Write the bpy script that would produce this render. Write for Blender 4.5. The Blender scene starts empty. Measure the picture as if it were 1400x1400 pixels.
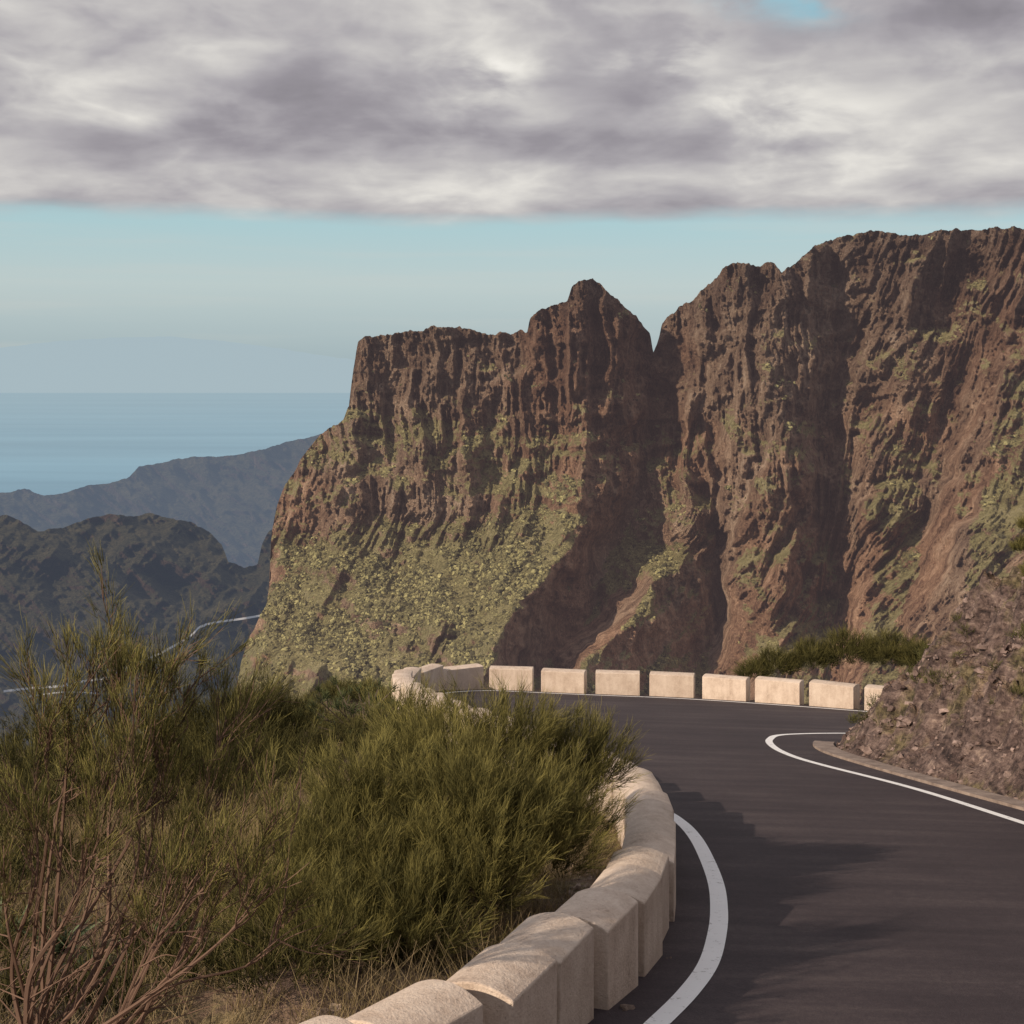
import bpy, math, numpy as np
from mathutils import Vector
rng=np.random.default_rng(7)
F=1944.0
# ---------------------------------------------------------------- helpers
def pixel_to_world(b,e,d):
    """image pixel column / row (1944 units = tangent of 1) at chosen depth d -> world metres"""
    return np.stack([(b-700)/F*d, d+0*b, -(e-500)/F*d],-1)
def vnoise(x,y,seed=0):
    r=np.random.default_rng(seed+100); T=r.random((256,256))
    xi=np.floor(x).astype(int); yi=np.floor(y).astype(int)
    fx=x-xi; fy=y-yi; fx=fx*fx*(3-2*fx); fy=fy*fy*(3-2*fy)
    a=T[xi&255,yi&255]; b=T[(xi+1)&255,yi&255]; c=T[xi&255,(yi+1)&255]; d=T[(xi+1)&255,(yi+1)&255]
    return (a*(1-fx)+b*fx)*(1-fy)+(c*(1-fx)+d*fx)*fy
def fbm(x,y,o=4,seed=0,g=.5):
    s=0;a=1;t=0
    for i in range(o):
        s=s+a*vnoise(x*2**i+17.3*i,y*2**i+9.1*i,seed+i); t+=a; a*=g
    return s/t
def ridged(x,y,o=4,seed=0,g=.5):
    s=0;a=1;t=0
    for i in range(o):
        s=s+a*(1-np.abs(2*vnoise(x*2**i+5.3*i,y*2**i+3.1*i,seed+i)-1)); t+=a; a*=g
    return s/t
def sstep(a,b,x):
    t=np.clip((x-a)/(b-a),0,1); return t*t*(3-2*t)
def mesh_obj(name,verts,faces_list,mat,smooth=True,col=None,parent=None):
    me=bpy.data.meshes.new(name)
    verts=np.asarray(verts,dtype=np.float32).reshape(-1,3)
    me.vertices.add(len(verts)); me.vertices.foreach_set('co',verts.ravel())
    loops=np.concatenate([np.asarray(f,dtype=np.int32).ravel() for f in faces_list])
    tot=np.concatenate([np.full(len(f),np.asarray(f).shape[1],dtype=np.int32) for f in faces_list])
    st=np.concatenate([[0],np.cumsum(tot)[:-1]]).astype(np.int32)
    me.loops.add(len(loops)); me.loops.foreach_set('vertex_index',loops)
    me.polygons.add(len(tot)); me.polygons.foreach_set('loop_start',st); me.polygons.foreach_set('loop_total',tot)
    me.polygons.foreach_set('use_smooth',np.full(len(tot),smooth))
    me.update(calc_edges=True)
    if col is not None:
        at=me.color_attributes.new('Col','FLOAT_COLOR','POINT')
        c=np.ones((len(verts),4),dtype=np.float32); c[:,:3]=col
        at.data.foreach_set('color',c.ravel())
    me.validate()
    if mat: me.materials.append(mat)
    ob=bpy.data.objects.new(name,me); bpy.context.scene.collection.objects.link(ob)
    if parent: ob.parent=parent
    return ob
def grid_faces(nr,nc):
    i=np.arange(nr*nc).reshape(nr,nc)
    return np.stack([i[:-1,:-1],i[1:,:-1],i[1:,1:],i[:-1,1:]],-1).reshape(-1,4)
def catmull(pts,n=10):
    p=np.array(pts,float); p=np.vstack([2*p[0]-p[1],p,2*p[-1]-p[-2]]); out=[]
    for i in range(1,len(p)-2):
        for t in np.linspace(0,1,n,endpoint=False):
            out.append(.5*((2*p[i])+(-p[i-1]+p[i+1])*t+(2*p[i-1]-5*p[i]+4*p[i+1]-p[i+2])*t*t+(-p[i-1]+3*p[i]-3*p[i+1]+p[i+2])*t**3))
    out.append(p[-2]); return np.array(out)
def offset(path,o):
    t=np.gradient(path,axis=0); t/=np.linalg.norm(t,axis=1)[:,None]
    return path+np.stack([t[:,1],-t[:,0]],-1)*o
def pdist(x,y,path):
    d=np.full(x.shape,1e9)
    for a,b in zip(path[:-1],path[1:]):
        ab=b-a; L=ab@ab+1e-12
        t=np.clip(((x-a[0])*ab[0]+(y-a[1])*ab[1])/L,0,1)
        d=np.minimum(d,(x-a[0]-t*ab[0])**2+(y-a[1]-t*ab[1])**2)
    return np.sqrt(d)
def inpoly(x,y,poly):
    r=np.zeros(x.shape,bool); n=len(poly)
    for i in range(n):
        x1,y1=poly[i]; x2,y2=poly[(i+1)%n]
        if y1==y2: continue
        c=((y1>y)!=(y2>y))&(x<(x2-x1)*(y-y1)/(y2-y1)+x1); r^=c
    return r
# ---------------------------------------------------------------- node helpers
class NT:
    def __init__(s,nt): s.t=nt; s.n=nt.nodes; s.l=nt.links
    def node(s,ty,**k):
        n=s.n.new(ty)
        for a,b in k.items(): setattr(n,a,b)
        return n
    def put(s,sock,v):
        if isinstance(v,bpy.types.NodeSocket): s.l.new(v,sock)
        elif isinstance(v,(tuple,list)) and sock.type=='RGBA' and len(v)==3: sock.default_value=(*v,1)
        else: sock.default_value=v
    def m(s,op,a,b=0.,c=0.,clamp=False):
        n=s.node('ShaderNodeMath',operation=op,use_clamp=clamp)
        for i,v in enumerate((a,b,c)): s.put(n.inputs[i],v)
        return n.outputs[0]
    def noise(s,vec,scale=1.,detail=6.,rough=.55,dist=0.,out='Fac'):
        n=s.node('ShaderNodeTexNoise'); s.put(n.inputs['Vector'],vec)
        for k,v in (('Scale',scale),('Detail',detail),('Roughness',rough),('Distortion',dist)): n.inputs[k].default_value=v
        return n.outputs[out]
    def vmul(s,vec,v):
        n=s.node('ShaderNodeVectorMath',operation='MULTIPLY'); s.put(n.inputs[0],vec); s.put(n.inputs[1],v); return n.outputs[0]
    def comb(s,x,y,z=0.):
        n=s.node('ShaderNodeCombineXYZ')
        for i,v in enumerate((x,y,z)): s.put(n.inputs[i],v)
        return n.outputs[0]
    def sep(s,v):
        n=s.node('ShaderNodeSeparateXYZ'); s.put(n.inputs[0],v); return n.outputs
    def mix(s,f,a,b,blend='MIX'):
        n=s.node('ShaderNodeMix',data_type='RGBA',blend_type=blend)
        s.put(n.inputs[0],f); s.put(n.inputs[6],a); s.put(n.inputs[7],b); return n.outputs[2]
    def ss(s,x,a,b):
        n=s.node('ShaderNodeMapRange',interpolation_type='SMOOTHSTEP'); s.put(n.inputs[0],x); n.inputs[1].default_value=a; n.inputs[2].default_value=b; return n.outputs[0]
    def ramp(s,f,stops):
        n=s.node('ShaderNodeValToRGB'); s.put(n.inputs[0],f); e=n.color_ramp.elements
        e[0].position=stops[0][0]; e[0].color=(*stops[0][1],1); e[1].position=stops[-1][0]; e[1].color=(*stops[-1][1],1)
        for p,c in stops[1:-1]:
            q=e.new(p); q.color=(*c,1)
        return n.outputs[0]
def newmat(name):
    m=bpy.data.materials.new(name); m.use_nodes=True; T=NT(m.node_tree)
    b=m.node_tree.nodes['Principled BSDF']; b.inputs['Specular IOR Level'].default_value=.2; b.inputs['Roughness'].default_value=.85
    return m,T,b
def bump(T,b,h,strength,dist):
    n=T.node('ShaderNodeBump'); n.inputs['Strength'].default_value=strength; n.inputs['Distance'].default_value=dist
    T.put(n.inputs['Height'],h); T.l.new(n.outputs[0],b.inputs['Normal'])
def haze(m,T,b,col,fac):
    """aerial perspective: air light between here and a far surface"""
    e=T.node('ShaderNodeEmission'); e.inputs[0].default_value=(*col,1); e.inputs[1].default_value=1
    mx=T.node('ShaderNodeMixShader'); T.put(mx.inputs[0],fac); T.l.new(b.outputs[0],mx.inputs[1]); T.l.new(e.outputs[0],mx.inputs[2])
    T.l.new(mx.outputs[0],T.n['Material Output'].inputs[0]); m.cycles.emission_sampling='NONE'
def pos(T): return T.node('ShaderNodeNewGeometry').outputs['Position']

# ---------------------------------------------------------------- sun + world
SUN_AZ=math.atan2(-0.81,-0.585); SUN_EL=math.radians(27)
sv=Vector((math.sin(SUN_AZ)*math.cos(SUN_EL),math.cos(SUN_AZ)*math.cos(SUN_EL),math.sin(SUN_EL)))
sl=bpy.data.lights.new('sun','SUN'); sl.energy=5.0; sl.angle=math.radians(.6); sl.color=(1,.82,.62)
so=bpy.data.objects.new('sun',sl); bpy.context.scene.collection.objects.link(so); so.rotation_euler=sv.to_track_quat('Z','Y').to_euler(); so.location=(-30,-20,30)
w=bpy.data.worlds.new('World'); bpy.context.scene.world=w; w.use_nodes=True
T=NT(w.node_tree); bg=T.n['Background']; bg.inputs[1].default_value=.1
sky=T.node('ShaderNodeTexSky',sky_type='NISHITA',sun_disc=False,sun_elevation=SUN_EL,sun_rotation=SUN_AZ%(2*math.pi),altitude=800,air_density=1.,dust_density=1.,ozone_density=1.5)
gen=T.node('ShaderNodeTexCoord').outputs['Generated']; sx,sy,sz=T.sep(gen)
az=T.m('ARCTAN2',sx,sy); hr=T.m('SQRT',T.m('ADD',T.m('MULTIPLY',sx,sx),T.m('MULTIPLY',sy,sy)))
el=T.m('DIVIDE',sz,T.m('MAXIMUM',hr,.02))
# billows flatten towards the cloud base line (perspective of the deck)
lowf=T.m('POWER',T.m('MAXIMUM',el,.02),.45)
cv=T.comb(T.m('ADD',T.m('MULTIPLY',az,9.),3.7),T.m('MULTIPLY',lowf,17.),1.3)
n1=T.noise(cv,.70,6.,.46,.1); n2=T.noise(cv,2.1,6.,.5,.25); n3=T.noise(T.vmul(cv,(.45,1.6,1.)),1.0,5.,.48,.1)
puff=T.m('SUBTRACT',.22,T.m('ABSOLUTE',T.m('SUBTRACT',T.noise(cv,1.0,4.,.5,.6),.5)))
wa=T.m('ADD',az,T.m('MULTIPLY',T.m('SUBTRACT',n2,.5),.15)); we=T.m('ADD',el,T.m('MULTIPLY',T.m('SUBTRACT',n1,.5),.095))
def G(px,py,sa,se,amp):
    a=T.m('DIVIDE',T.m('SUBTRACT',wa,math.atan((px-700)/F)),sa); e=T.m('DIVIDE',T.m('SUBTRACT',we,(500-py)/F),se)
    return T.m('MULTIPLY',T.m('EXPONENT',T.m('MULTIPLY',T.m('ADD',T.m('MULTIPLY',a,a),T.m('MULTIPLY',e,e)),-1.)),amp)
br=T.m('ADD',T.m('MULTIPLY',T.m('SUBTRACT',n1,.5),.95),T.m('MULTIPLY',T.m('SUBTRACT',n3,.5),.55))
br=T.m('ADD',br,T.m('ADD',T.m('MULTIPLY',T.m('SUBTRACT',n2,.5),.6),T.m('MULTIPLY',puff,.75)))
br=T.m('ADD',br,.39)
for g in ((695,88,.036,.022,.45),(965,75,.035,.02,.28),(1150,165,.05,.028,.38),(90,110,.12,.035,.14),(330,60,.10,.03,.08),(1330,190,.06,.02,.16),(230,185,.13,.014,-.26),(540,150,.09,.03,-.14),(1270,60,.07,.03,-.16),(860,120,.05,.03,-.12),(250,255,.3,.014,.10),(900,255,.25,.012,.08),(500,30,.06,.02,-.12)):
    br=T.m('ADD',br,G(*g))
ccol=T.ramp(br,[(0.,(.24,.225,.25)),(.25,(.32,.30,.33)),(.45,(.43,.41,.43)),(.65,(.58,.56,.55)),(.85,(.77,.745,.70)),(1.,(.94,.91,.85))])
ccol=T.mix(1.,ccol,(10.,10.,10.),'MULTIPLY')
edge=T.m('ADD',el,T.m('ADD',T.m('MULTIPLY',T.m('SUBTRACT',n3,.5),.022),T.m('MULTIPLY',T.m('SUBTRACT',n2,.5),.010)))
cmask=T.ss(edge,.097,.112)
cmask=T.m('SUBTRACT',cmask,G(1085,8,.03,.016,1.),clamp=True)
clear=T.ramp(T.m('MULTIPLY',el,5.),[(0.,(.34,.45,.50)),(.14,(.42,.52,.55)),(.28,(.51,.60,.60)),(.5,(.42,.61,.64)),(1.,(.28,.54,.64))])
clear=T.mix(1.,clear,(10.,10.,10.),'MULTIPLY')
st=T.noise(T.comb(T.m('MULTIPLY',az,3.),T.m('MULTIPLY',el,60.)),1.,4.,.5)
clear=T.mix(T.m('MULTIPLY',T.ss(st,.45,.75),.35),clear,(6.0,6.1,5.8,1))
base=T.mix(.88,sky.outputs[0],clear)
T.l.new(T.mix(cmask,base,ccol),bg.inputs[0])

# ---------------------------------------------------------------- sea
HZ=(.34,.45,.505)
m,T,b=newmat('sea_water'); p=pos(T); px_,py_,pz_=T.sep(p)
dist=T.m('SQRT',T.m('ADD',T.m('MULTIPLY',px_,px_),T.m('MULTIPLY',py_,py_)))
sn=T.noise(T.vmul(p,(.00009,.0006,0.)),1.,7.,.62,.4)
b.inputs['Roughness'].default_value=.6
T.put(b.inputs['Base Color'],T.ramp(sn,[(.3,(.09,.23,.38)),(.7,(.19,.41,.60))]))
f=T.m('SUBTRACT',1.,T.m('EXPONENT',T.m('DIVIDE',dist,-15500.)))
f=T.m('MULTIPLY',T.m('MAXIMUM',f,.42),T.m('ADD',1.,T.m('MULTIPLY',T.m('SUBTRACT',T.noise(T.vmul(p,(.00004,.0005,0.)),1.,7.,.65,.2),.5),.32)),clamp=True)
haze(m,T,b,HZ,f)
R=240000.; N=96; vs=[(0,0,-800)]; 
rr=[3000,8000,20000,60000,R]
for r in rr:
    for k in range(N): vs.append((r*math.sin(2*math.pi*k/N),r*math.cos(2*math.pi*k/N),-800))
tri=np.array([(0,1+(k+1)%N,1+k) for k in range(N)]); qs=[]
for j in range(len(rr)-1):
    for k in range(N): qs.append((1+j*N+k,1+j*N+(k+1)%N,1+(j+1)*N+(k+1)%N,1+(j+1)*N+k))
mesh_obj('sea',vs,[tri,np.array(qs)],m)

# ---------------------------------------------------------------- relief landforms
def blur(A,n,ax):
    n|=1; P=np.pad(A,[(n//2+1,n//2) if a==ax else (0,0) for a in range(2)],mode='edge'); c=np.cumsum(P,axis=ax)
    return (np.take(c,range(n,c.shape[ax]),ax)-np.take(c,range(0,c.shape[ax]-n),ax))/n
def relief(name,sil,bottom,dfn,x0,x1,step,ny,mat,jag=3.,back=(40,150),seed=3,macro=None):
    u=np.arange(x0,x1,step); s=np.array(sil,float)
    top=np.interp(u,s[:,0],s[:,1])+jag*(fbm(u/14,u*0+.5,5,seed,.66)-.5)*2
    rows=np.linspace(top.min()-1,bottom,ny)[:,None]; PY=np.maximum(rows,top[None,:]); PX=u[None,:]+0*PY
    dead=(rows+0*PY)<=top[None,:]      # rows above the skyline collapse onto it
    D=dfn(PX,PY); V=pixel_to_world(PX,PY,D); col=None
    if macro:
        RY=rows+0*PX; W=pixel_to_world(PX,RY,macro(PX,RY)); a=np.gradient(W,axis=1); c=np.gradient(W,axis=0); q=np.cross(a,c); q/=np.linalg.norm(q,axis=2)[...,None]+1e-9; q*=np.sign(-q[...,1:2]+1e-9)
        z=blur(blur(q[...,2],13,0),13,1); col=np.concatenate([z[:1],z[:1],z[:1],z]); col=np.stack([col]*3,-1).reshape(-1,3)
    b1=pixel_to_world(u,top+14,D[0]+back[0]); b2=pixel_to_world(u,top+60,D[0]+back[1]); b3=pixel_to_world(u,np.full_like(u,bottom),D[0]+back[1]*1.3)
    A=np.concatenate([b3[None],b2[None],b1[None],V]); nr,nc=A.shape[:2]
    fc=grid_faces(nr,nc); z=np.zeros((nr-1,nc-1),bool); dd=dead[1:]; z[3:]=dd[:,:-1]&dd[:,1:]
    ob=mesh_obj(name,A,[fc[~z.ravel()]],mat,col=col); return ob,V,dead
def rockmat(name,hz,hf,vegcols,rockscale,veg=(.45,.72),dark=1.,painted_shade=False):
    m,T,b=newmat(name); g=T.node('ShaderNodeNewGeometry'); p=g.outputs['Position']
    nz=T.sep(g.outputs['Normal'])[2]
    if painted_shade: nz=T.m('ADD',T.m('MULTIPLY',nz,.35),T.m('MULTIPLY',T.sep(T.node('ShaderNodeAttribute',attribute_name='Col').outputs['Color'])[0],.65))
    s=rockscale
    a=T.noise(T.vmul(p,(.17*s,.17*s,.024*s)),1.,6.,.70,.3); c=T.noise(T.vmul(p,(.04*s,.04*s,.14*s)),1.,5.,.62,.6); d=T.noise(p,1.1*s,4.,.72)
    big=T.noise(p,.018*s,3.,.5)
    v=T.m('ADD',T.m('MULTIPLY',a,.52),T.m('ADD',T.m('MULTIPLY',c,.20),T.m('MULTIPLY',d,.28)))
    rock=T.ramp(v,[(.37,(.05*dark,.036*dark,.031*dark)),(.44,(.18*dark,.122*dark,.090*dark)),(.52,(.37*dark,.268*dark,.198*dark)),(.62,(.64*dark,.51*dark,.40*dark))])
    rock=T.mix(T.ss(big,.42,.62),rock,T.mix(1.,rock,(1.08,.94,.87),'MULTIPLY'))
    vn=T.noise(p,.55*s,5.,.75); vb=T.noise(p,.07*s,4.,.62,.4)
    k=nz
    if painted_shade:
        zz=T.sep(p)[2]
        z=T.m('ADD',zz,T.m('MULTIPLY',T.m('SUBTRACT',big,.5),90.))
        kk=T.ramp(T.m('MULTIPLY',T.m('ADD',z,80.),1/140.),[(0.,(1.45,1.42,1.38)),(.45,(1.18,1.14,1.10)),(.72,(.76,.72,.71)),(1.,(.56,.53,.54))])  # cloud shade up high and sunlit rock lower down, painted in by height
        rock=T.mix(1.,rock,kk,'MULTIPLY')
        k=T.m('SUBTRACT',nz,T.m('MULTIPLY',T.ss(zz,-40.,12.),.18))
    grass=T.ramp(T.m('ADD',T.m('MULTIPLY',vn,.65),T.m('MULTIPLY',vb,.35)),vegcols)
    k=T.m('ADD',k,T.m('MULTIPLY',T.m('SUBTRACT',vb,.5),1.1)); k=T.m('ADD',k,T.m('MULTIPLY',T.m('SUBTRACT',vn,.5),.8))
    T.put(b.inputs['Base Color'],T.mix(T.ss(k,*veg),rock,grass))
    b.inputs['Roughness'].default_value=.95; b.inputs['Specular IOR Level'].default_value=.05
    bump(T,b,T.m('ADD',T.m('ADD',a,T.m('MULTIPLY',c,.6)),T.m('MULTIPLY',T.m('ADD',d,vn),.8)),1.,4.2/s)
    haze(m,T,b,hz,hf); return m
VEG=[(.37,(.10,.085,.045)),(.44,(.25,.222,.105)),(.53,(.45,.405,.20)),(.65,(.60,.53,.32))]
cliffmat=rockmat('volcanic_cliff_rock',(.27,.215,.235),.12,VEG,1.,veg=(.44,.66),painted_shade=True)  # emission mix gives haze and also lifts the cliff's shadows as ambient fill
# ridge / gully lines of the massif: (image row, image column, chosen depth m)
LN=[
[(300,200,540),(560,300,520),(720,290,480),(900,250,420),(1100,240,350)],
[(460,480,464),(560,468,459),(640,412,441),(720,382,433),(820,375,405),(900,350,372),(1100,330,310)],
[(460,600,455),(560,600,452),(640,570,430),(720,560,424),(900,500,352),(1100,480,290)],
[(460,700,450),(560,700,444),(640,700,426),(720,690,408),(900,600,335),(1100,560,275)],
[(400,800,440),(460,790,434),(560,785,424),(640,802,410),(700,804,396),(760,768,374),(900,680,318),(1100,600,255)],
[(400,860,450),(460,868,450),(560,862,445),(640,858,435),(700,835,424),(760,800,412),(900,725,368),(1100,650,300)],
[(460,893,480),(560,893,472),(640,886,454),(720,850,440),(900,770,394),(1100,705,330)],
[(460,925,455),(560,935,445),(640,945,430),(740,966,405),(820,890,370),(900,800,335),(1100,740,275)],
[(460,950,453),(560,960,447),(640,970,436),(740,992,430),(820,990,418),(900,960,392),(1100,950,320)],
[(300,1000,445),(460,1000,432),(640,1000,413),(740,1000,404),(880,1010,372),(1100,1000,300)],
[(300,1070,438),(460,1072,420),(640,1078,388),(740,1082,376),(880,1060,352),(1100,1040,290)],
[(300,1150,454),(460,1160,450),(640,1140,428),(740,1130,416),(860,1140,378),(1100,1140,290)],
[(300,1250,442),(460,1240,424),(640,1200,390),(860,1180,340),(1100,1170,260)],
[(300,1330,452),(460,1320,430),(640,1280,394),(860,1250,334),(1100,1240,248)],
[(300,1400,430),(460,1390,397),(640,1350,350),(860,1310,286),(1100,1300,218)],
[(300,1490,450),(460,1480,405),(640,1460,345),(860,1450,266),(1100,1450,195)]]
ry=np.arange(296,1110,3.); rx=np.arange(280,1500,3.)
TB=np.zeros((len(ry),len(rx)))
for i,yy in enumerate(ry):
    xs=[np.interp(yy,[q[0] for q in L],[q[1] for q in L]) for L in LN]; ds=[np.interp(yy,[q[0] for q in L],[q[2] for q in L]) for L in LN]
    TB[i]=np.interp(rx,xs,ds)
TB=blur(blur(blur(TB,5,1),7,0),5,0)
def tb(px,py):
    fx=np.clip((px-280)/3,0,len(rx)-1.001); fy=np.clip((py-296)/3,0,len(ry)-1.001)
    i=fy.astype(int); j=fx.astype(int); a=fx-j; c=fy-i
    return (TB[i,j]*(1-a)+TB[i,j+1]*a)*(1-c)+(TB[i+1,j]*(1-a)+TB[i+1,j+1]*a)*c
def warp(px,py): return px+26*(fbm(px/50,py/50,5,40)-.5)*2, py+22*(fbm(px/60,py/60,4,50)-.5)*2
def macro_depth(px,py):
    wx,wy=warp(px,py); return tb(wx,wy)-(fbm(px/30,py/26,3,99,.5)-.5)*7
def cliff_depth(px,py):
    wx,wy=warp(px,py); d=tb(wx,wy)
    lim=np.interp(px,[330,420,500,600,700,800,900,990,1080,1180,1300,1400],[760,700,600,640,640,660,700,800,860,820,640,560])
    rock=1-sstep(-30,60,py-lim-50*(fbm(px/50,py/50,4,60)-.5))
    band2=sstep(640,670,py)*(1-sstep(735,765,py))*sstep(380,420,px)*(1-sstep(720,780,px)); rock=np.maximum(rock,band2*.9)
    rock=np.maximum(rock,.75*sstep(.58,.70,fbm((px+.5*py)/55,py/80,4,65)))
    rr_=np.maximum(rock,.6*sstep(1120,1220,px))
    fl=np.where(px>1120,.35,0)*(py-500)*sstep(1100,1180,px)
    sh=.5*np.maximum(0,py-700)
    q=px+fl+sh+26*(fbm(px/45,py/70,4,70)-.5)
    d=d-(ridged(q/75,py/200,4,80,.55)-.5)*(9+9*rr_)
    msk=.4+1.4*fbm(px/60,py/60,3,88)
    d=d-rr_*msk*(ridged(q/28,py/150,5,90,.6)-.5)*17
    d=d-(1-rock)*(ridged(q/34,py/100,4,95,.55)-.5)*4
    # stacked lava beds: hard layers stand proud in places, soft ones are cut back
    st=(py+26*fbm(px/60,py/60,4,5)+.06*px)
    bed=sstep(.40,.60,fbm(px/160,st/20,3,97,.5))
    d=d-(.08+.92*rock)*(bed-.5)*4.*np.clip(3.2*fbm(px/45,py/45,3,96)-1.3,0,1)
    d=d-(fbm(px/11,py/13,5,98,.68)-.5)*(2.2+4.6*rr_)
    d=d-(fbm(px/30,py/34,4,99,.6)-.5)*(5+4*rr_)
    return d
SIL=[(300,1010),(325,935),(330,905),(337,880),(352,850),(364,829),(368,800),(371,730),(378,695),(388,668),(410,630),(432,600),(455,582),(470,574),(477,556),(480,528),(483,505),(489,468),(500,461),(525,457),(560,452),(600,447),(640,449),(664,458),(690,455),(721,453),(724,438),(735,426),(760,418),(776,408),(782,393),(792,385),(806,382),(820,387),(828,398),(845,410),(858,424),(870,430),(880,448),(889,456),(893,482),(899,468),(905,445),(922,425),(948,410),(958,395),(980,382),(988,367),(1003,361),(1030,362),(1058,360),(1068,373),(1080,366),(1100,349),(1118,333),(1150,322),(1190,316),(1230,320),(1262,320),(1300,312),(1335,316),(1362,310),(1400,312),(1480,300)]
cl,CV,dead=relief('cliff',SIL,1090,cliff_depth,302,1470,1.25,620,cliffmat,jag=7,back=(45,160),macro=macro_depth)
def blobs(centers,rad,colr,squash=.8,seed=1):
    r=np.random.default_rng(seed); n=len(centers)
    t=[(0,0,1)]
    for ring,(rr_,zz) in enumerate(((.55,.82),(.95,.3),(.85,-.4))):
        for k in range(7):
            a=2*math.pi*(k+.5*ring)/7; t.append((rr_*math.cos(a),rr_*math.sin(a),zz))
    t=np.array(t); tf=[(0,1+k,1+(k+1)%7) for k in range(7)]
    for ring in range(2):
        for k in range(7):
            a=1+ring*7+k; b_=1+ring*7+(k+1)%7; c=a+7; d=b_+7; tf+=[(a,c,b_),(b_,c,d)]
    tf=np.array(tf)
    V=t[None]*(rad[:,None,None])*np.array([1,1,squash])*(1+.5*(r.random((n,len(t),1))-.5)*2)*(.7+.6*r.random((n,1,3)))+centers[:,None,:]
    Fc=(tf[None]+np.arange(n)[:,None,None]*len(t)).reshape(-1,3)
    C=np.repeat(colr[:,None,:],len(t),1)
    return V.reshape(-1,3),Fc,C.reshape(-1,3)
def vcmat(name,rough=.9,hz=None,hf=0,trans=0.,nz=0.):
    m,T,b=newmat(name); a=T.node('ShaderNodeAttribute',attribute_name='Col'); c=a.outputs['Color']
    if nz: c=T.mix(1.,c,T.ramp(T.noise(pos(T),nz,4.,.7),[(.3,(.45,.45,.45)),(.7,(1.5,1.5,1.5))]),'MULTIPLY')
    T.put(b.inputs['Base Color'],c); b.inputs['Roughness'].default_value=rough; b.inputs['Specular IOR Level'].default_value=.08
    if trans:
        tr=T.node('ShaderNodeBsdfTranslucent'); T.put(tr.inputs[0],c); mx=T.node('ShaderNodeMixShader'); mx.inputs[0].default_value=trans
        T.l.new(b.outputs[0],mx.inputs[1]); T.l.new(tr.outputs[0],mx.inputs[2]); T.l.new(mx.outputs[0],T.n['Material Output'].inputs[0])
    if hz: haze(m,T,b,hz,hf)
    return m
dU=np.gradient(CV,axis=1); dW=np.gradient(CV,axis=0); nn=np.cross(dU,dW); nn/=np.linalg.norm(nn,axis=2)[...,None]+1e-9; nn*=np.sign(-nn[...,1:2]+1e-9)
mz=blur(blur(nn[...,2],9,0),9,1); mz[dead]=0
PXg=700+F*CV[...,0]/CV[...,1]; PYg=500-F*CV[...,2]/CV[...,1]
pr=np.clip((mz-.42)*2.,0,1)**1.5*(.15+(fbm(PXg/45,PYg/45,3,200)>.47))*(CV[...,1]**-1*400)
pr=pr.ravel(); pr/=pr.sum()
idx=rng.choice(len(pr),21000,replace=False,p=pr); cc=CV.reshape(-1,3)[idx]
rad=.15+.6*rng.random(len(idx))**2.6
mixv=rng.random((len(idx),1))**1.5
colr=(np.array([.055,.052,.03])*(1-mixv)+np.array([.32,.295,.14])*mixv)
V,Fc,C=blobs(cc,rad,colr); mesh_obj('cliff_scrub',V,[Fc],vcmat('scrub_leaf',hz=(.27,.215,.235),hf=.12,nz=2.),smooth=False,col=C)

# nearer valley hill
def hillB(px,py):
    d=1500-(py-700)*1.9
    q=px-.9*(py-700)+30*fbm(px/60,py/60,3,301)
    d=d-(ridged(q/130+2,py/180,5,300,.55)-.5)*190-(ridged((px+.8*py)/80,py/80,5,305,.6)-.5)*90-(fbm(px/25,py/20,5,310,.6)-.5)*34
    return d
VEG2=[(.34,(.04,.042,.028)),(.46,(.11,.105,.06)),(.56,(.21,.185,.105)),(.68,(.30,.25,.16))]
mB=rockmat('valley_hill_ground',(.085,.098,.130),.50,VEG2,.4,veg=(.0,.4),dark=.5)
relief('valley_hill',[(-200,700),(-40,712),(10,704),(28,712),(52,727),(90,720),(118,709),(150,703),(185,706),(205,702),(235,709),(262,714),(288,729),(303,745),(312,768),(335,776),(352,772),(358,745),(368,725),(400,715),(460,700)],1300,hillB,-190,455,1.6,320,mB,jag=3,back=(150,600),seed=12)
def hillA(px,py):
    d=3900-(py-620)*5
    d=d-(ridged((px-1.0*py+30*fbm(px/50,py/50,3,401))/90,py/120,5,400,.6)-.5)*420-(fbm(px/30,py/30,4,410,.6)-.5)*90
    return d
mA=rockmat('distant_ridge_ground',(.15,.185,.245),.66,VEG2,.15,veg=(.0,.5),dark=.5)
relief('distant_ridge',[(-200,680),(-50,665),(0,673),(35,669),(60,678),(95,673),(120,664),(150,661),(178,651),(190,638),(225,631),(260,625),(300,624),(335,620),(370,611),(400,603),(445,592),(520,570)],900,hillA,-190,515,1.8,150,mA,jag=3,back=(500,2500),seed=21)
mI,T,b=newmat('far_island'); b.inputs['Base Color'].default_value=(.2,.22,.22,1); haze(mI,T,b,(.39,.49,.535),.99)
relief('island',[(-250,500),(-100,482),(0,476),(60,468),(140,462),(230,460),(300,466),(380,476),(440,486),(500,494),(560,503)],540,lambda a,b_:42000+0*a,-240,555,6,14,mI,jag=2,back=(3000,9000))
mv,T,b=newmat('valley_road_surface'); b.inputs['Base Color'].default_value=(.4,.4,.4,1); haze(mv,T,b,(.28,.30,.36),.5)
vv=[];ff=[]
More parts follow.
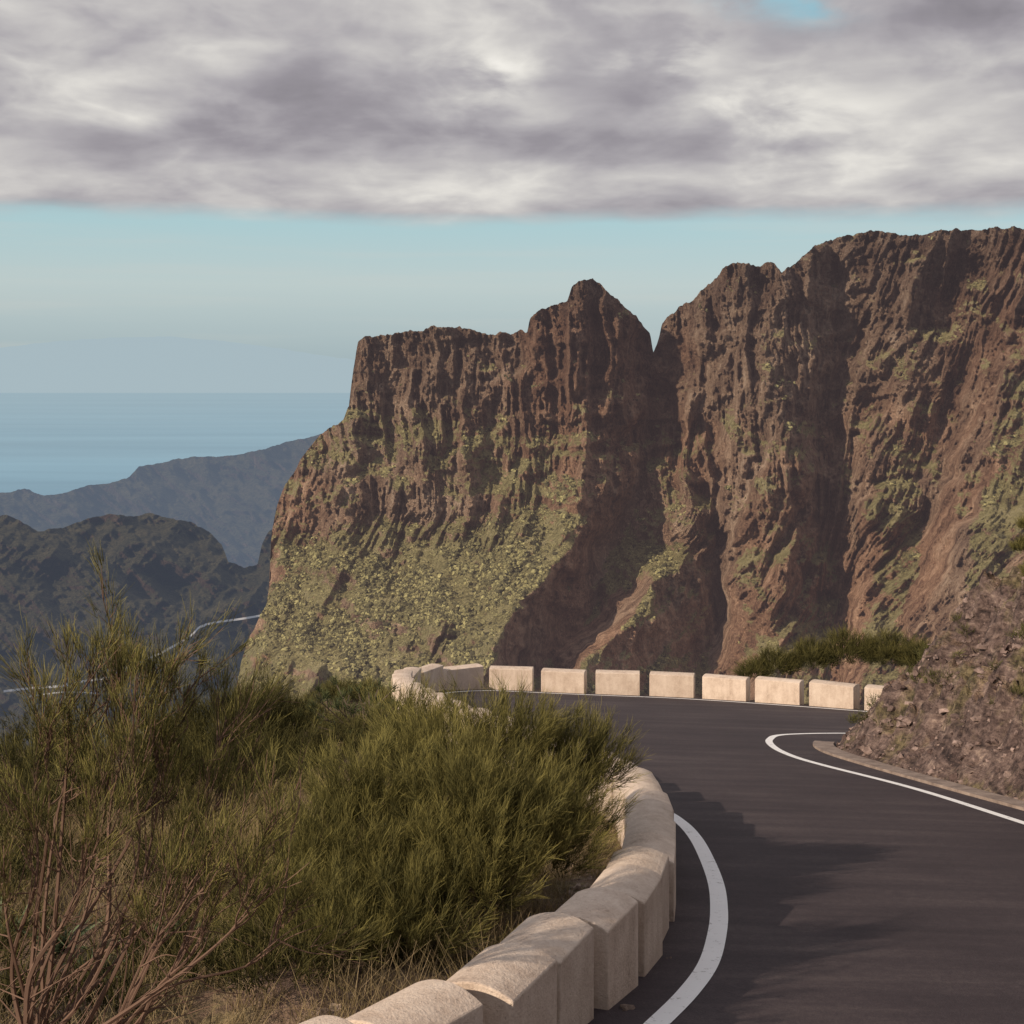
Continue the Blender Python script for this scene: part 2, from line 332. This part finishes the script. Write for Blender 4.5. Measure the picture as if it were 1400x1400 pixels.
for path,wd in (([(5,945),(40,941),(80,938),(115,931),(150,925),(185,905)],3.0),([(180,910),(215,895),(245,879),(262,868),(272,858),(280,855)],3.2),([(280,854),(300,850),(330,846),(365,840)],2.8),([(40,952),(90,946),(140,948)],1.8)):
    P=catmull(path,6)
    for i,(x_,y_) in enumerate(P):
        dd=hillB(np.array([x_]),np.array([y_]))[0]*.975-20
        for s_ in (-1,1):
            vv.append(pixel_to_world(np.array(x_),np.array(y_+s_*wd*.5),dd))
        if i: n_=len(vv); ff.append((n_-4,n_-3,n_-1,n_-2))
mesh_obj('valley_road',np.array(vv),[np.array(ff)],mv)

# ---------------------------------------------------------------- road geometry
def zr(x,y): return -2.715-.154*y-.03*x
WALL=catmull([(-12,-10),(-7,-3),(-4,2),(-2.2,4.9),(-.95,6.55),(-.29,7.5),(.064,8.29),(.35,9.0),(.65,9.75),(.89,10.5),(1.08,11.4),(1.21,12.2),(1.33,13.2),(1.41,14.4),(1.45,15.6),(1.41,16.6),(1.25,17.6),(.75,19.6),(-.2,22.5),(-1.3,26),(-2.2,30),(-2.5,33.2),(-2.1,35.3),(-1.2,36.5),(-.19,36.8),(1.21,36.5),(2.6,36.3),(4.1,36.1),(5.4,35.6),(6.6,34.95),(7.7,34.3),(8.75,33.6),(10.2,32.8),(12,32),(16,31),(40,25)],8)
FOOT=catmull([(8.4,-10),(8.4,8),(8,13),(7.3,17),(6.6,20),(6.0,22.7),(5.72,24.5),(5.9,25.8),(6.6,26.7),(8,27.1),(10,27.2),(16,26),(40,20)],8)
LINE=catmull([(7.5,-10),(7.4,8),(7,13),(6.25,17.2),(5.7,20.1),(4.95,22.5),(4.67,23.7),(4.6,25.),(4.77,26.3),(5.3,27.3),(7,27.95),(10,28),(16,27),(40,21)],8)
POLY=np.vstack([WALL,FOOT[::-1]])
def bank_w(x,y): return fbm(x*.6,y*.6,3,630)
def terrain(x,y):
    do=pdist(x,y,WALL); di=pdist(x,y,FOOT); ins=inpoly(x,y,POLY); z0=zr(x,y)
    lim=np.interp(y,[0,22,27,33,40],[9,8,3.,1.6,.8])
    nz=(fbm(x*.8,y*.8,5,600,.55)-.5)
    zo=z0-.05-.03*do-.95*np.maximum(0,do-lim)-.02*np.maximum(0,do-lim)**1.2+nz*.6*np.clip(do-.3,0,1.5)/1.5
    st=di*1.02; fr=np.clip(di*1.3,0,1)
    u=(x*.75+y*.66); v=(y*.75-x*.66)
    bank=st+(ridged(u*.55,v*.55,5,620,.62)-.55)*1.2*np.clip(di,0,1.3)+(ridged(u*1.1+3*bank_w(x,y),v*2.6,5,640,.65)-.5)*.65*fr+(fbm(x*5,y*5,3,660,.6)-.5)*.18*fr
    bank=np.where(bank>7,7+(bank-7)*.5,bank)
    zi=z0-.02+np.maximum(bank,.0)
    return np.where(ins,z0-.03,np.where(do<di,zo,zi))
def axis(a,b,c,d,s):
    core=np.arange(b,c,s); lo=b-np.cumsum(s*1.12**np.arange(1,80)); lo=lo[lo>a][::-1]; hi=c+np.cumsum(s*1.12**np.arange(1,80)); hi=hi[hi<d]
    return np.concatenate([[a],lo,core,hi,[d]])
ax=axis(-130,-10,13,130,.07); ay=axis(-40,6,42,150,.09)
X,Y=np.meshgrid(ax,ay); Z=terrain(X,Y)
m,T,b=newmat('roadside_ground'); g=T.node('ShaderNodeNewGeometry'); p=g.outputs['Position']; nz=T.sep(g.outputs['Normal'])[2]
a=T.noise(p,1.1,5.,.65,.3); c=T.noise(p,8.,5.,.72); st_=T.noise(T.vmul(p,(1.2,.7,3.5)),1.5,5.,.68,.8)
soil=T.ramp(T.m('ADD',T.m('MULTIPLY',a,.5),T.m('MULTIPLY',c,.5)),[(.35,(.06,.038,.030)),(.5,(.17,.115,.088)),(.65,(.32,.24,.175))])
rk=T.ramp(T.m('ADD',T.m('MULTIPLY',st_,.5),T.m('MULTIPLY',c,.5)),[(.38,(.026,.019,.020)),(.47,(.095,.066,.061)),(.56,(.19,.137,.123)),(.66,(.37,.28,.235))])
colr_=T.mix(T.ss(T.m('ADD',nz,T.m('MULTIPLY',T.m('SUBTRACT',a,.5),.5)),.76,.95),rk,soil)
gm=T.m('MULTIPLY',T.ss(T.noise(p,.8,5.,.65),.50,.62),.65)
colr_=T.mix(gm,colr_,T.ramp(c,[(.4,(.05,.046,.022)),(.6,(.20,.17,.08))]))
T.put(b.inputs['Base Color'],colr_); bump(T,b,T.m('ADD',T.m('ADD',a,T.m('MULTIPLY',c,.6)),st_),1.,.16)
mesh_obj('ground',np.stack([X,Y,Z],-1),[grid_faces(*X.shape)],m)
m,T,b=newmat('asphalt'); p=pos(T)
a=T.noise(p,.5,4.,.6); c=T.noise(p,60.,3.,.7); d=T.noise(T.vmul(p,(.22,2.0,0.)),1.,5.,.6,.2); e_=T.noise(p,14.,4.,.7)  # d paints stripes of light across the road into its colour
v=T.m('ADD',T.m('MULTIPLY',a,.22),T.m('ADD',T.m('ADD',T.m('MULTIPLY',c,.26),T.m('MULTIPLY',e_,.17)),T.m('MULTIPLY',d,.35)))
T.put(b.inputs['Base Color'],T.ramp(v,[(.39,(.025,.018,.023)),(.5,(.042,.031,.037)),(.61,(.078,.061,.064))]))
b.inputs['Roughness'].default_value=.8; b.inputs['Specular IOR Level'].default_value=.3
bump(T,b,c,.6,.008)
asph=np.array([(x,y,zr(x,y)) for x,y in POLY]); me=bpy.data.meshes.new('road'); me.from_pydata([tuple(q) for q in asph],[],[tuple(range(len(asph)))]); me.materials.append(m)
ob=bpy.data.objects.new('road',me); bpy.context.scene.collection.objects.link(ob)
if me.polygons[0].normal.z<0: me.flip_normals()
def ribbon(name,path,wd,h,mat,skirt=0):
    L=offset(path,-wd/2); Rr=offset(path,wd/2); V=[]
    for l,r in zip(L,Rr): V+=[(l[0],l[1],zr(*l)+h),(r[0],r[1],zr(*r)+h)]
    n=len(path); Fq=[(2*i,2*i+1,2*i+3,2*i+2) for i in range(n-1)]
    if skirt:
        o=len(V); V+=[(x,y,z-skirt) for x,y,z in V]
        for i in range(n-1): Fq+=[(2*i,2*i+2,o+2*i+2,o+2*i),(2*i+1,o+2*i+1,o+2*i+3,2*i+3)]
    return mesh_obj(name,np.array(V),[np.array(Fq)],mat,smooth=False)
m,T,b=newmat('road_paint'); p=pos(T)
wn=T.noise(p,11.,7.,.78); T.put(b.inputs['Base Color'],T.mix(T.ss(wn,.57,.67),T.mix(T.noise(p,3.,5.,.6),(.74,.75,.78,1),(.86,.86,.88,1)),(.24,.23,.23,1))); b.inputs['Roughness'].default_value=.6
i0=np.argmin(np.abs(WALL[:,1]+3)); 
ol=offset(WALL,.56); ribbon('edge_line',ol[i0:-10],.15,.004,m); ribbon('edge_line',LINE,.13,.004,m)
m,T,b=newmat('concrete_gutter'); p=pos(T); T.put(b.inputs['Base Color'],T.ramp(T.noise(p,4.,7.,.7),[(.3,(.13,.10,.09)),(.55,(.27,.215,.19)),(.75,(.37,.31,.27))])); bump(T,b,T.noise(p,20.,6.,.7),.4,.02)
iT=np.argmin(np.hypot(FOOT[:,0]-5.9,FOOT[:,1]-25.8)); ribbon('concrete_gutter',offset(FOOT[:iT+1],-.22),.36,.04,m,skirt=.06)

# guard wall blocks
m,T,b=newmat('pale_stone_block'); p=pos(T); a=T.noise(p,3.2,6.,.7); c=T.noise(p,42.,4.,.75); d=T.noise(T.vmul(p,(6.,6.,1.2)),1.,5.,.7)
bc=T.ramp(T.m('ADD',T.m('MULTIPLY',a,.4),T.m('ADD',T.m('MULTIPLY',c,.25),T.m('MULTIPLY',d,.35))),[(.34,(.31,.24,.20)),(.44,(.54,.44,.375)),(.56,(.67,.57,.50)),(.70,(.74,.65,.58))])
at=T.node('ShaderNodeAttribute',attribute_name='Col'); bc=T.mix(1.,bc,at.outputs['Color'],'MULTIPLY')
pit=T.ss(T.noise(p,75.,3.,.8),.62,.72); bc=T.mix(T.m('MULTIPLY',pit,.6),bc,(.16,.12,.10,1))
T.put(b.inputs['Base Color'],bc); bump(T,b,T.m('ADD',T.m('ADD',c,a),T.m('MULTIPLY',pit,-.8)),.8,.014)
seg=np.r_[0,np.cumsum(np.linalg.norm(np.diff(WALL,axis=0),axis=1))]
s=seg[np.argmin(np.hypot(WALL[:,0]+4,WALL[:,1]-2))]
s_sw=seg[np.argmin(np.abs(WALL[:,1]-20)+10*(WALL[:,0]>3))]
V=[];Q=[];Ng=[];C=[]
def wp(s): return np.array([np.interp(s,seg,WALL[:,0]),np.interp(s,seg,WALL[:,1])])
vcount=0
while s<seg[-1]-12:
    far=s>s_sw; Lb,gp=(1.12,.26) if far else (.65,.20)
    Wd=.42 if far else .45; H=.60+rng.normal(0,.012)
    ctr=wp(s+Lb/2); tg=wp(s+Lb)-wp(s); tg/=np.linalg.norm(tg)
    th=rng.normal(0,.025); tg=np.array([tg[0]*math.cos(th)-tg[1]*math.sin(th),tg[0]*math.sin(th)+tg[1]*math.cos(th)])
    nr_=np.array([tg[1],-tg[0]]); ctr=ctr+nr_*(rng.normal(0,.012)-.03)
    crown=.03 if far else .065
    prof=[(-Wd/2,-.2)]+[(Wd/2*q,H-crown*abs(q)**2.) for q in np.linspace(-1,1,11)]+[(Wd/2,-.2)]
    K=len(prof); sh=.86+.2*rng.random(); bz=zr(*ctr)
    for e_ in (-Lb/2,Lb/2):
        for (q,hh) in prof:
            pt=ctr+tg*e_+nr_*q; base=bz*.72+.28*zr(*(ctr+tg*e_)); V.append((pt[0],pt[1],base+hh)); C.append((sh,sh*(.99),sh*.97))
    o=vcount
    for k in range(K): k2=(k+1)%K; Q.append((o+k,o+k2,o+K+k2,o+K+k))
    Ng.append(tuple(o+k for k in range(K))[::-1]); Ng.append(tuple(o+K+k for k in range(K)))
    vcount+=2*K; s+=Lb+gp
gw=mesh_obj('stone_guard_wall',np.array(V),[np.array(Q),np.array(Ng)],m,smooth=False,col=np.array(C))
import bmesh
bm=bmesh.new(); bm.from_mesh(gw.data); bmesh.ops.recalc_face_normals(bm,faces=bm.faces); bm.to_mesh(gw.data); bm.free()
bv=gw.modifiers.new('bevel','BEVEL'); bv.width=.010; bv.segments=2; bv.limit_method='ANGLE'; bv.angle_limit=math.radians(35)

# ---------------------------------------------------------------- vegetation
def twigs(bases,dirs,length,width,c0,c1,bend=.25,r=rng,nseg=2):
    n=len(bases); side=np.cross(dirs,r.normal(size=(n,3))); side/=np.linalg.norm(side,axis=1)[:,None]+1e-9
    bd=r.normal(size=(n,3))*bend; bd[:,2]*=.4
    rows=[];cols=[]
    for k in range(nseg+1):
        t=k/nseg; c=bases+(dirs*t+bd*t*t)*length[:,None]; wv=(width*(1-.8*t))[:,None]*side*.5
        rows+=[c-wv,c+wv]; cc=c0*(1-t)+c1*t; cols+=[cc,cc]
    V=np.stack(rows,1).reshape(-1,3); C=np.stack(cols,1).reshape(-1,3)
    k2=2*(nseg+1); base=(np.arange(n)*k2)[:,None,None]
    q=np.array([[2*k,2*k+1,2*k+3,2*k+2] for k in range(nseg)])[None]
    return V,(base+q).reshape(-1,4),C
class Acc:
    def __init__(s): s.v=[];s.f=[];s.c=[];s.n=0
    def add(s,V,Fq,C): s.v.append(V); s.f.append(np.asarray(Fq)+s.n); s.c.append(C); s.n+=len(V)
    def build(s,name,mat,smooth=False): return mesh_obj(name,np.concatenate(s.v),[np.concatenate(s.f)],mat,smooth=smooth,col=np.concatenate(s.c))
def tube(acc,pts,r0,r1,col,ns=5):
    pts=np.asarray(pts,float); t=np.gradient(pts,axis=0); t/=np.linalg.norm(t,axis=1)[:,None]+1e-9
    a=np.cross(t,np.array([.3,.9,.2])); a/=np.linalg.norm(a,axis=1)[:,None]+1e-9; b_=np.cross(t,a)
    n=len(pts); rad=np.linspace(r0,r1,n); ang=np.arange(ns)*2*math.pi/ns
    V=(pts[:,None]+rad[:,None,None]*(np.cos(ang)[None,:,None]*a[:,None]+np.sin(ang)[None,:,None]*b_[:,None])).reshape(-1,3)
    Fq=[(i*ns+k,i*ns+(k+1)%ns,(i+1)*ns+(k+1)%ns,(i+1)*ns+k) for i in range(n-1) for k in range(ns)]
    acc.add(V,Fq,np.tile(np.array(col),(len(V),1)))
leafm=vcmat('broom_twigs',.75,trans=.25)
def nrm(v): return v/(np.linalg.norm(v,axis=-1,keepdims=True)+1e-9)
def tuft_cloud(acc,centers,axes,per,ln,wd,spread,dark,light,r=rng,tone=None):
    n=len(centers); B=np.repeat(centers,per,0)+r.normal(size=(n*per,3))*ln*.12; A=np.repeat(axes,per,0)
    B=B+A*(r.random((n*per,1))*ln*.5)
    Dr=nrm(A+r.normal(size=A.shape)*spread); L=ln*(.6+.8*r.random(n*per))
    tt=r.random((n,1)) if tone is None else tone.reshape(-1,1)
    tv=np.repeat(tt,per,0)*.6+r.random((n*per,1))*.4
    c0=dark*(.7+.6*tv); c1=(dark*1.6)*(1-tv)+light*tv
    V,Fq,C=twigs(B,Dr,L,np.full(n*per,wd),c0,c1,.12,r); acc.add(V,Fq,C)
DK=np.array([.056,.056,.024]); LT=np.array([.48,.42,.14])
def plumes(acc,lobes,npl,seed,dark=DK,light=LT,ln=.13,wd=.0045,per=9,plen=(.28,.5)):
    """broom plumes: each a curving stem that carries fine upswept twigs, in clumps around a lobe centre"""
    r=np.random.default_rng(seed)
    for (c,R) in lobes:
        n=int(npl*R*R); c=np.array(c)
        d=nrm(r.normal(size=(n,3))); d[:,2]=np.abs(d[:,2])*.95-.25*(r.random(n)<.35)
        vn=vnoise(d[:,0]*2.5+5,d[:,1]*2.5+d[:,2]*2+5,seed)
        s0=c+d*R*(.22+.5*r.random((n,1)))*(.65+.7*vn)[:,None]
        ax_=nrm(d*.95+np.array([0,0,.7])+r.normal(size=(n,3))*.18)
        Ls=(plen[0]+(plen[1]-plen[0])*r.random(n))*(.6+.8*R)
        ks=9
        cs=[];as_=[];tn=[]
        tone=np.clip(.15+.85*r.random(n)+.5*(vn-.5),0,1); lt=light*(.82+.3*r.random())
        for k in range(ks):
            t=.1+.9*k/(ks-1); q=s0+ax_*(Ls*t)[:,None]+np.array([0,0,1])*(Ls*.18*t*t)[:,None]
            cs.append(q); as_.append(nrm(ax_+np.array([0,0,.35*t])+r.normal(size=(n,3))*.22)); tn.append(np.clip(tone*(.2+1.0*t),0,1))
        tuft_cloud(acc,np.concatenate(cs),np.concatenate(as_),per,ln,wd,.24,dark,lt,r,np.concatenate(tn))
def lobed(acc,lobes,dens,per,ln,wd,spread,dark=DK,light=LT,seed=0,upw=.8):
    r=np.random.default_rng(seed)
    for (c,R) in lobes:
        n=int(dens*R*R); d=nrm(r.normal(size=(n,3))); d[:,2]=np.abs(d[:,2])*1.0-.35*(r.random(n)<.45)*np.abs(d[:,2])*2
        vn=vnoise(d[:,0]*3+5,d[:,1]*3+d[:,2]*2+5,seed)
        rad=R*(.45+.55*r.random((n,1))**.6)*(.74+.5*vn)[:,None]
        C=np.array(c)+d*rad*np.array([1,1,.95])
        A=nrm(d*.5+np.array([0,0,upw])+r.normal(size=(n,3))*.15)
        k=vn>.22
        tuft_cloud(acc,C[k],A[k],per,ln,wd,spread,dark,light,r)
S=lambda a,b_,d:pixel_to_world(np.array(float(a)),np.array(float(b_)),d)
acc=Acc()
lobes=[(S(690,1055,12.6),.46),(S(610,1085,12.2),.48),(S(770,1085,12.7),.40),(S(810,1070,12.9),.28),(S(500,1135,11.6),.5),(S(650,1165,11.3),.58),(S(750,1150,12.),.45),(S(530,1240,10.9),.52),(S(430,1225,10.9),.46),(S(650,1235,10.9),.44),(S(405,1300,10.3),.38),(S(560,1310,10.3),.38),(S(740,1190,11.4),.4),(S(560,1035,12.9),.34),(S(470,1320,10.0),.34)]
plumes(acc,lobes,470,11,per=10)
lobed(acc,[(c,R*.72) for c,R in lobes],900,10,.15,.006,.3,dark=DK*.55,light=LT*.24,seed=12)
for (c,R) in lobes:
    base=np.array([-.7,11.6,float(zr(-.7,11.6))]); base=base+rng.normal(size=3)*[.35,.25,.02]
    for k in range(7):
        e=np.array(c)+nrm(rng.normal(size=3))*R*.8; mid=(base+e)/2+rng.normal(size=3)*.08-[0,0,-.1]
        tube(acc,catmull([base,mid,e],5),.018,.004,(.14,.09,.07),4)
acc.build('broom_shrub',leafm)
def leggy(name,base,targets,seed,ln=.12,per=11,sub=9,wd=.004,r0=.016,dark=DK*1.1,light=LT*1.0,bark=(.20,.13,.10),sl=(.14,.28),st=.42,tuf=3):
    r=np.random.default_rng(seed); acc=Acc(); tc=[];ta=[]
    for tg in targets:
        tg=np.array(tg); L=np.linalg.norm(tg-base)
        mid1=base+(tg-base)*.33+np.array([0,0,-.02*L])+r.normal(size=3)*.07*L; mid2=base+(tg-base)*.68+r.normal(size=3)*.06*L
        P=catmull([base+r.normal(size=3)*.12,mid1,mid2,tg],8); tube(acc,P,r0*(.6+.6*r.random()),.004,bark)
        for k in range(sub):
            i=int(len(P)*(st+(.99-st)*r.random())); i=min(i,len(P)-1); s0=P[i]; out=nrm((tg-base)*.7/L+np.array([0,0,.5])+r.normal(size=3)*.55)
            l=sl[0]+sl[1]*r.random(); e=s0+out*l+np.array([0,0,.1*l]); Q_=catmull([s0,(s0+e)/2+r.normal(size=3)*.03,e],4); tube(acc,Q_,.006,.0025,bark,4)
            for j in range(6):
                o2=nrm(out+r.normal(size=3)*.35+[0,0,.35]); ss=s0+(e-s0)*(.3+.7*r.random()); e2=ss+o2*(.12+.14*r.random()); tube(acc,[ss,(ss+e2)/2+r.normal(size=3)*.01,e2],.003,.0015,bark,3)
                for jj in range(tuf): tc.append(ss+(e2-ss)*(.2+.8*r.random())); ta.append(nrm(o2*.9+np.array([0,0,.4])+r.normal(size=3)*.15))
        for k in range(6):
            i=int(len(P)*(.15+.5*r.random())); s0=P[i]; out=nrm((tg-base)/L+r.normal(size=3)*.7); e=s0+out*(.2+.3*r.random()); tube(acc,catmull([s0,(s0+e)/2+r.normal(size=3)*.04,e],4),.005,.0015,bark,4)
    tuft_cloud(acc,np.array(tc),np.array(ta),per,ln,wd,.18,dark,light,r); return acc.build(name,leafm)
b0=S(35,1480,7.3)
leggy('broom_shrub',b0,[S(*q) for q in [(135,945,7.9),(165,915,8.),(215,915,8.1),(260,935,8.2),(235,1000,8.),(180,1010,7.6),(300,955,8.3),(95,970,7.7),(50,975,7.5),(45,1075,7.4),(285,1040,7.9),(120,1100,7.3),(5,1150,7.3),(200,945,8.0),(150,1050,7.7),(335,1000,8.3)]],31,sub=7,st=.62,per=8,tuf=2,light=LT*1.1,r0=.018)
leggy('broom_shrub',S(90,1500,7.1),[S(*q) for q in [(330,1130,7.6),(375,1165,7.5),(300,1190,7.3),(260,1230,7.2),(350,1240,7.3),(290,1110,7.8),(400,1125,7.9)]],32,sub=5,st=.6,per=8,tuf=2,light=LT*1.1)
acc=Acc(); lobed(acc,[(S(300,1010,15),.5),(S(370,1000,15.5),.42),(S(250,1060,14.5),.45),(S(350,1070,14.5),.5),(S(400,1050,15),.35),(S(330,985,15.3),.28)],800,15,.15,.007,.35,DK*.6,LT*.35,seed=41); acc.build('broom_shrub',leafm)
def on(x,y): return np.array([x,y,float(terrain(np.array([float(x)]),np.array([float(y)]))[0])])
acc=Acc(); L=[]
for k in range(125):
    if k<60: x=rng.uniform(-9.5,-2.6); y=rng.uniform(14,25)
    else: x=rng.uniform(-6.0,-1.4); y=rng.uniform(8.6,14)
    if x>-3.5 and y<20 and k<60: x-=1.5
    R=rng.uniform(.2,.6) if k<60 else rng.uniform(.1,.32); L.append((on(x,y)+[0,0,R*.25],R))
lobed(acc,L,420,12,.17,.009,.45,DK*.5,LT*.33,seed=42); acc.build('undergrowth',leafm)
acc=Acc(); r=np.random.default_rng(5)
for bx,by,hh in ((-2.6,24.5,.95),(-3.2,26,.7),(-2.0,25.3,.5)):
    o=on(bx,by); 
    for k in range(26):
        d=nrm(r.normal(size=3)*[1,1,.3]+[0,0,.9]); e=o+d*hh*(.7+.4*r.random()); tube(acc,catmull([o,(o+e)/2+r.normal(size=3)*.05,e],3),.018,.012,(.16,.13,.10),4)
        tuft_cloud(acc,e[None],d[None],22,.16,.016,.6,np.array([.05,.06,.03]),np.array([.15,.17,.07]),r)
acc.build('euphorbia_plant',leafm)
acc=Acc()
for bx,by,hh in ((-3.0,10.2,.34),(-3.35,10.6,.28),(-2.6,10.9,.25),(-3.9,11.0,.3)):
    o=on(bx,by); n=26; B=np.tile(o,(n,1)); D_=nrm(r.normal(size=(n,3))*[1,1,.2]+[0,0,.75]); acc.add(*twigs(B,D_,hh*(.7+.5*r.random(n)),np.full(n,.05),np.tile([.05,.07,.04],(n,1)),np.tile([.16,.20,.12],(n,1)),.25,r,3))
acc.build('agave_plant',leafm)
acc=Acc(); L=[]
for k in range(70):
    x=rng.uniform(-4.5,-1.8); y=rng.uniform(20,34); R=rng.uniform(.12,.38)
    if x>np.interp(y,[20,26,30,34],[.3,-1.8,-2.7,-3.0]): x=np.interp(y,[20,26,30,34],[.0,-2.0,-2.9,-3.3])-rng.random()
    L.append((on(x,y)+[0,0,R*.2],R))
lobed(acc,L,600,10,.15,.011,.6,DK*1.,LT*.5,seed=43); acc.build('roadside_scrub',leafm)
acc=Acc(); lobed(acc,[(S(a_,b_,d_),R) for a_,b_,d_,R in [(1060,918,37.5,.5),(1110,910,37.5,.55),(1160,902,37.2,.65),(1215,904,36.8,.65),(1260,912,36,.5),(1030,926,37.6,.35)]],700,14,.26,.012,.4,DK*.8,LT*.5,seed=44,upw=.5); acc.build('broom_shrub',leafm)
acc=Acc(); L=[]
for k in range(110):
    x=rng.uniform(6.0,11); y=rng.uniform(17,27.5); 
    di=pdist(np.array([x]),np.array([y]),FOOT)[0]
    if inpoly(np.array([x]),np.array([y]),POLY)[0] or di<.3: continue
    R=rng.uniform(.05,.22); L.append((on(x,y)+[0,0,R*.1],R))
L+=[(S(1275,905,26.5),.22),(S(1262,925,26.6),.2)]
lobed(acc,L,800,9,.11,.009,.7,DK*.9,np.array([.26,.25,.09]),seed=45); acc.build('bank_scrub',leafm)
acc=Acc(); lobed(acc,[(S(1402,755,23),.20),(S(1412,725,23),.22),(S(1425,790,22.8),.3)],1500,16,.12,.008,.4,DK,LT*.7,seed=46)
tube(acc,catmull([on(8.6,22.9),S(1430,800,22.9),S(1415,740,23)],5),.03,.01,(.1,.07,.05)); acc.build('broom_shrub',leafm)
# dry grass
r=np.random.default_rng(77); n=90000
gx=r.uniform(-6.5,1.2,n); gy=r.uniform(7.,20,n)
cl_=fbm(gx*1.3,gy*1.3,3,700); do=pdist(gx,gy,WALL); k=(~inpoly(gx,gy,POLY))&(do>.26)&(cl_>.38); gx,gy=gx[k],gy[k]
gz=terrain(gx,gy); B=np.stack([gx,gy,gz-.01],-1); Dr=nrm(r.normal(size=B.shape)*.4+[0,0,1]); tv=r.random((len(B),1))
acc=Acc(); acc.add(*twigs(B,Dr,.08+.38*r.random(len(B))**2,np.full(len(B),.005),np.array([.16,.12,.06])+0*B,np.array([.58,.45,.28])*tv+np.array([.22,.18,.09])*(1-tv),.35,r))
acc.build('dry_grass',leafm)
r=np.random.default_rng(88); n=6500; x=r.uniform(5,13,n); y=r.uniform(14,28,n); di=pdist(x,y,FOOT); k=(~inpoly(x,y,POLY)); x,y,di=x[k],y[k],di[k]
z=terrain(x,y); rad=.012+.08*r.random(len(x))**4; g_=r.random((len(x),1))
V,Fc,C=blobs(np.stack([x,y,z],-1),rad,np.array([.07,.048,.045])+g_*np.array([.2,.155,.14]),.7,5)
n=2600; x=r.uniform(-5,1.6,n); y=r.uniform(6.5,24,n); do=pdist(x,y,WALL); k=(do<1.6)&(do>.24)&((~inpoly(x,y,POLY))|(do<.34)); x,y=x[k],y[k]
z=terrain(x,y); rad=.012+.05*r.random(len(x))**3; g_=r.random((len(x),1))
V2,F2,C2=blobs(np.stack([x,y,z],-1),rad,np.array([.12,.09,.08])+g_*np.array([.2,.16,.13]),.7,6)
mesh_obj('loose_rocks',np.vstack([V,V2]),[np.vstack([Fc,F2+len(V)])],vcmat('rock_debris',nz=12.),smooth=False,col=np.vstack([C,C2]))

# ---------------------------------------------------------------- camera
cd=bpy.data.cameras.new('camera'); cd.lens=50; cd.sensor_width=36; cd.shift_y=-200/1400; cd.clip_start=.1; cd.clip_end=600000
co=bpy.data.objects.new('camera',cd); co.rotation_euler=(math.radians(90),0,0); bpy.context.scene.collection.objects.link(co); bpy.context.scene.camera=co
sc=bpy.context.scene; sc.view_settings.view_transform='Standard'; sc.view_settings.look='None'; sc.view_settings.exposure=0
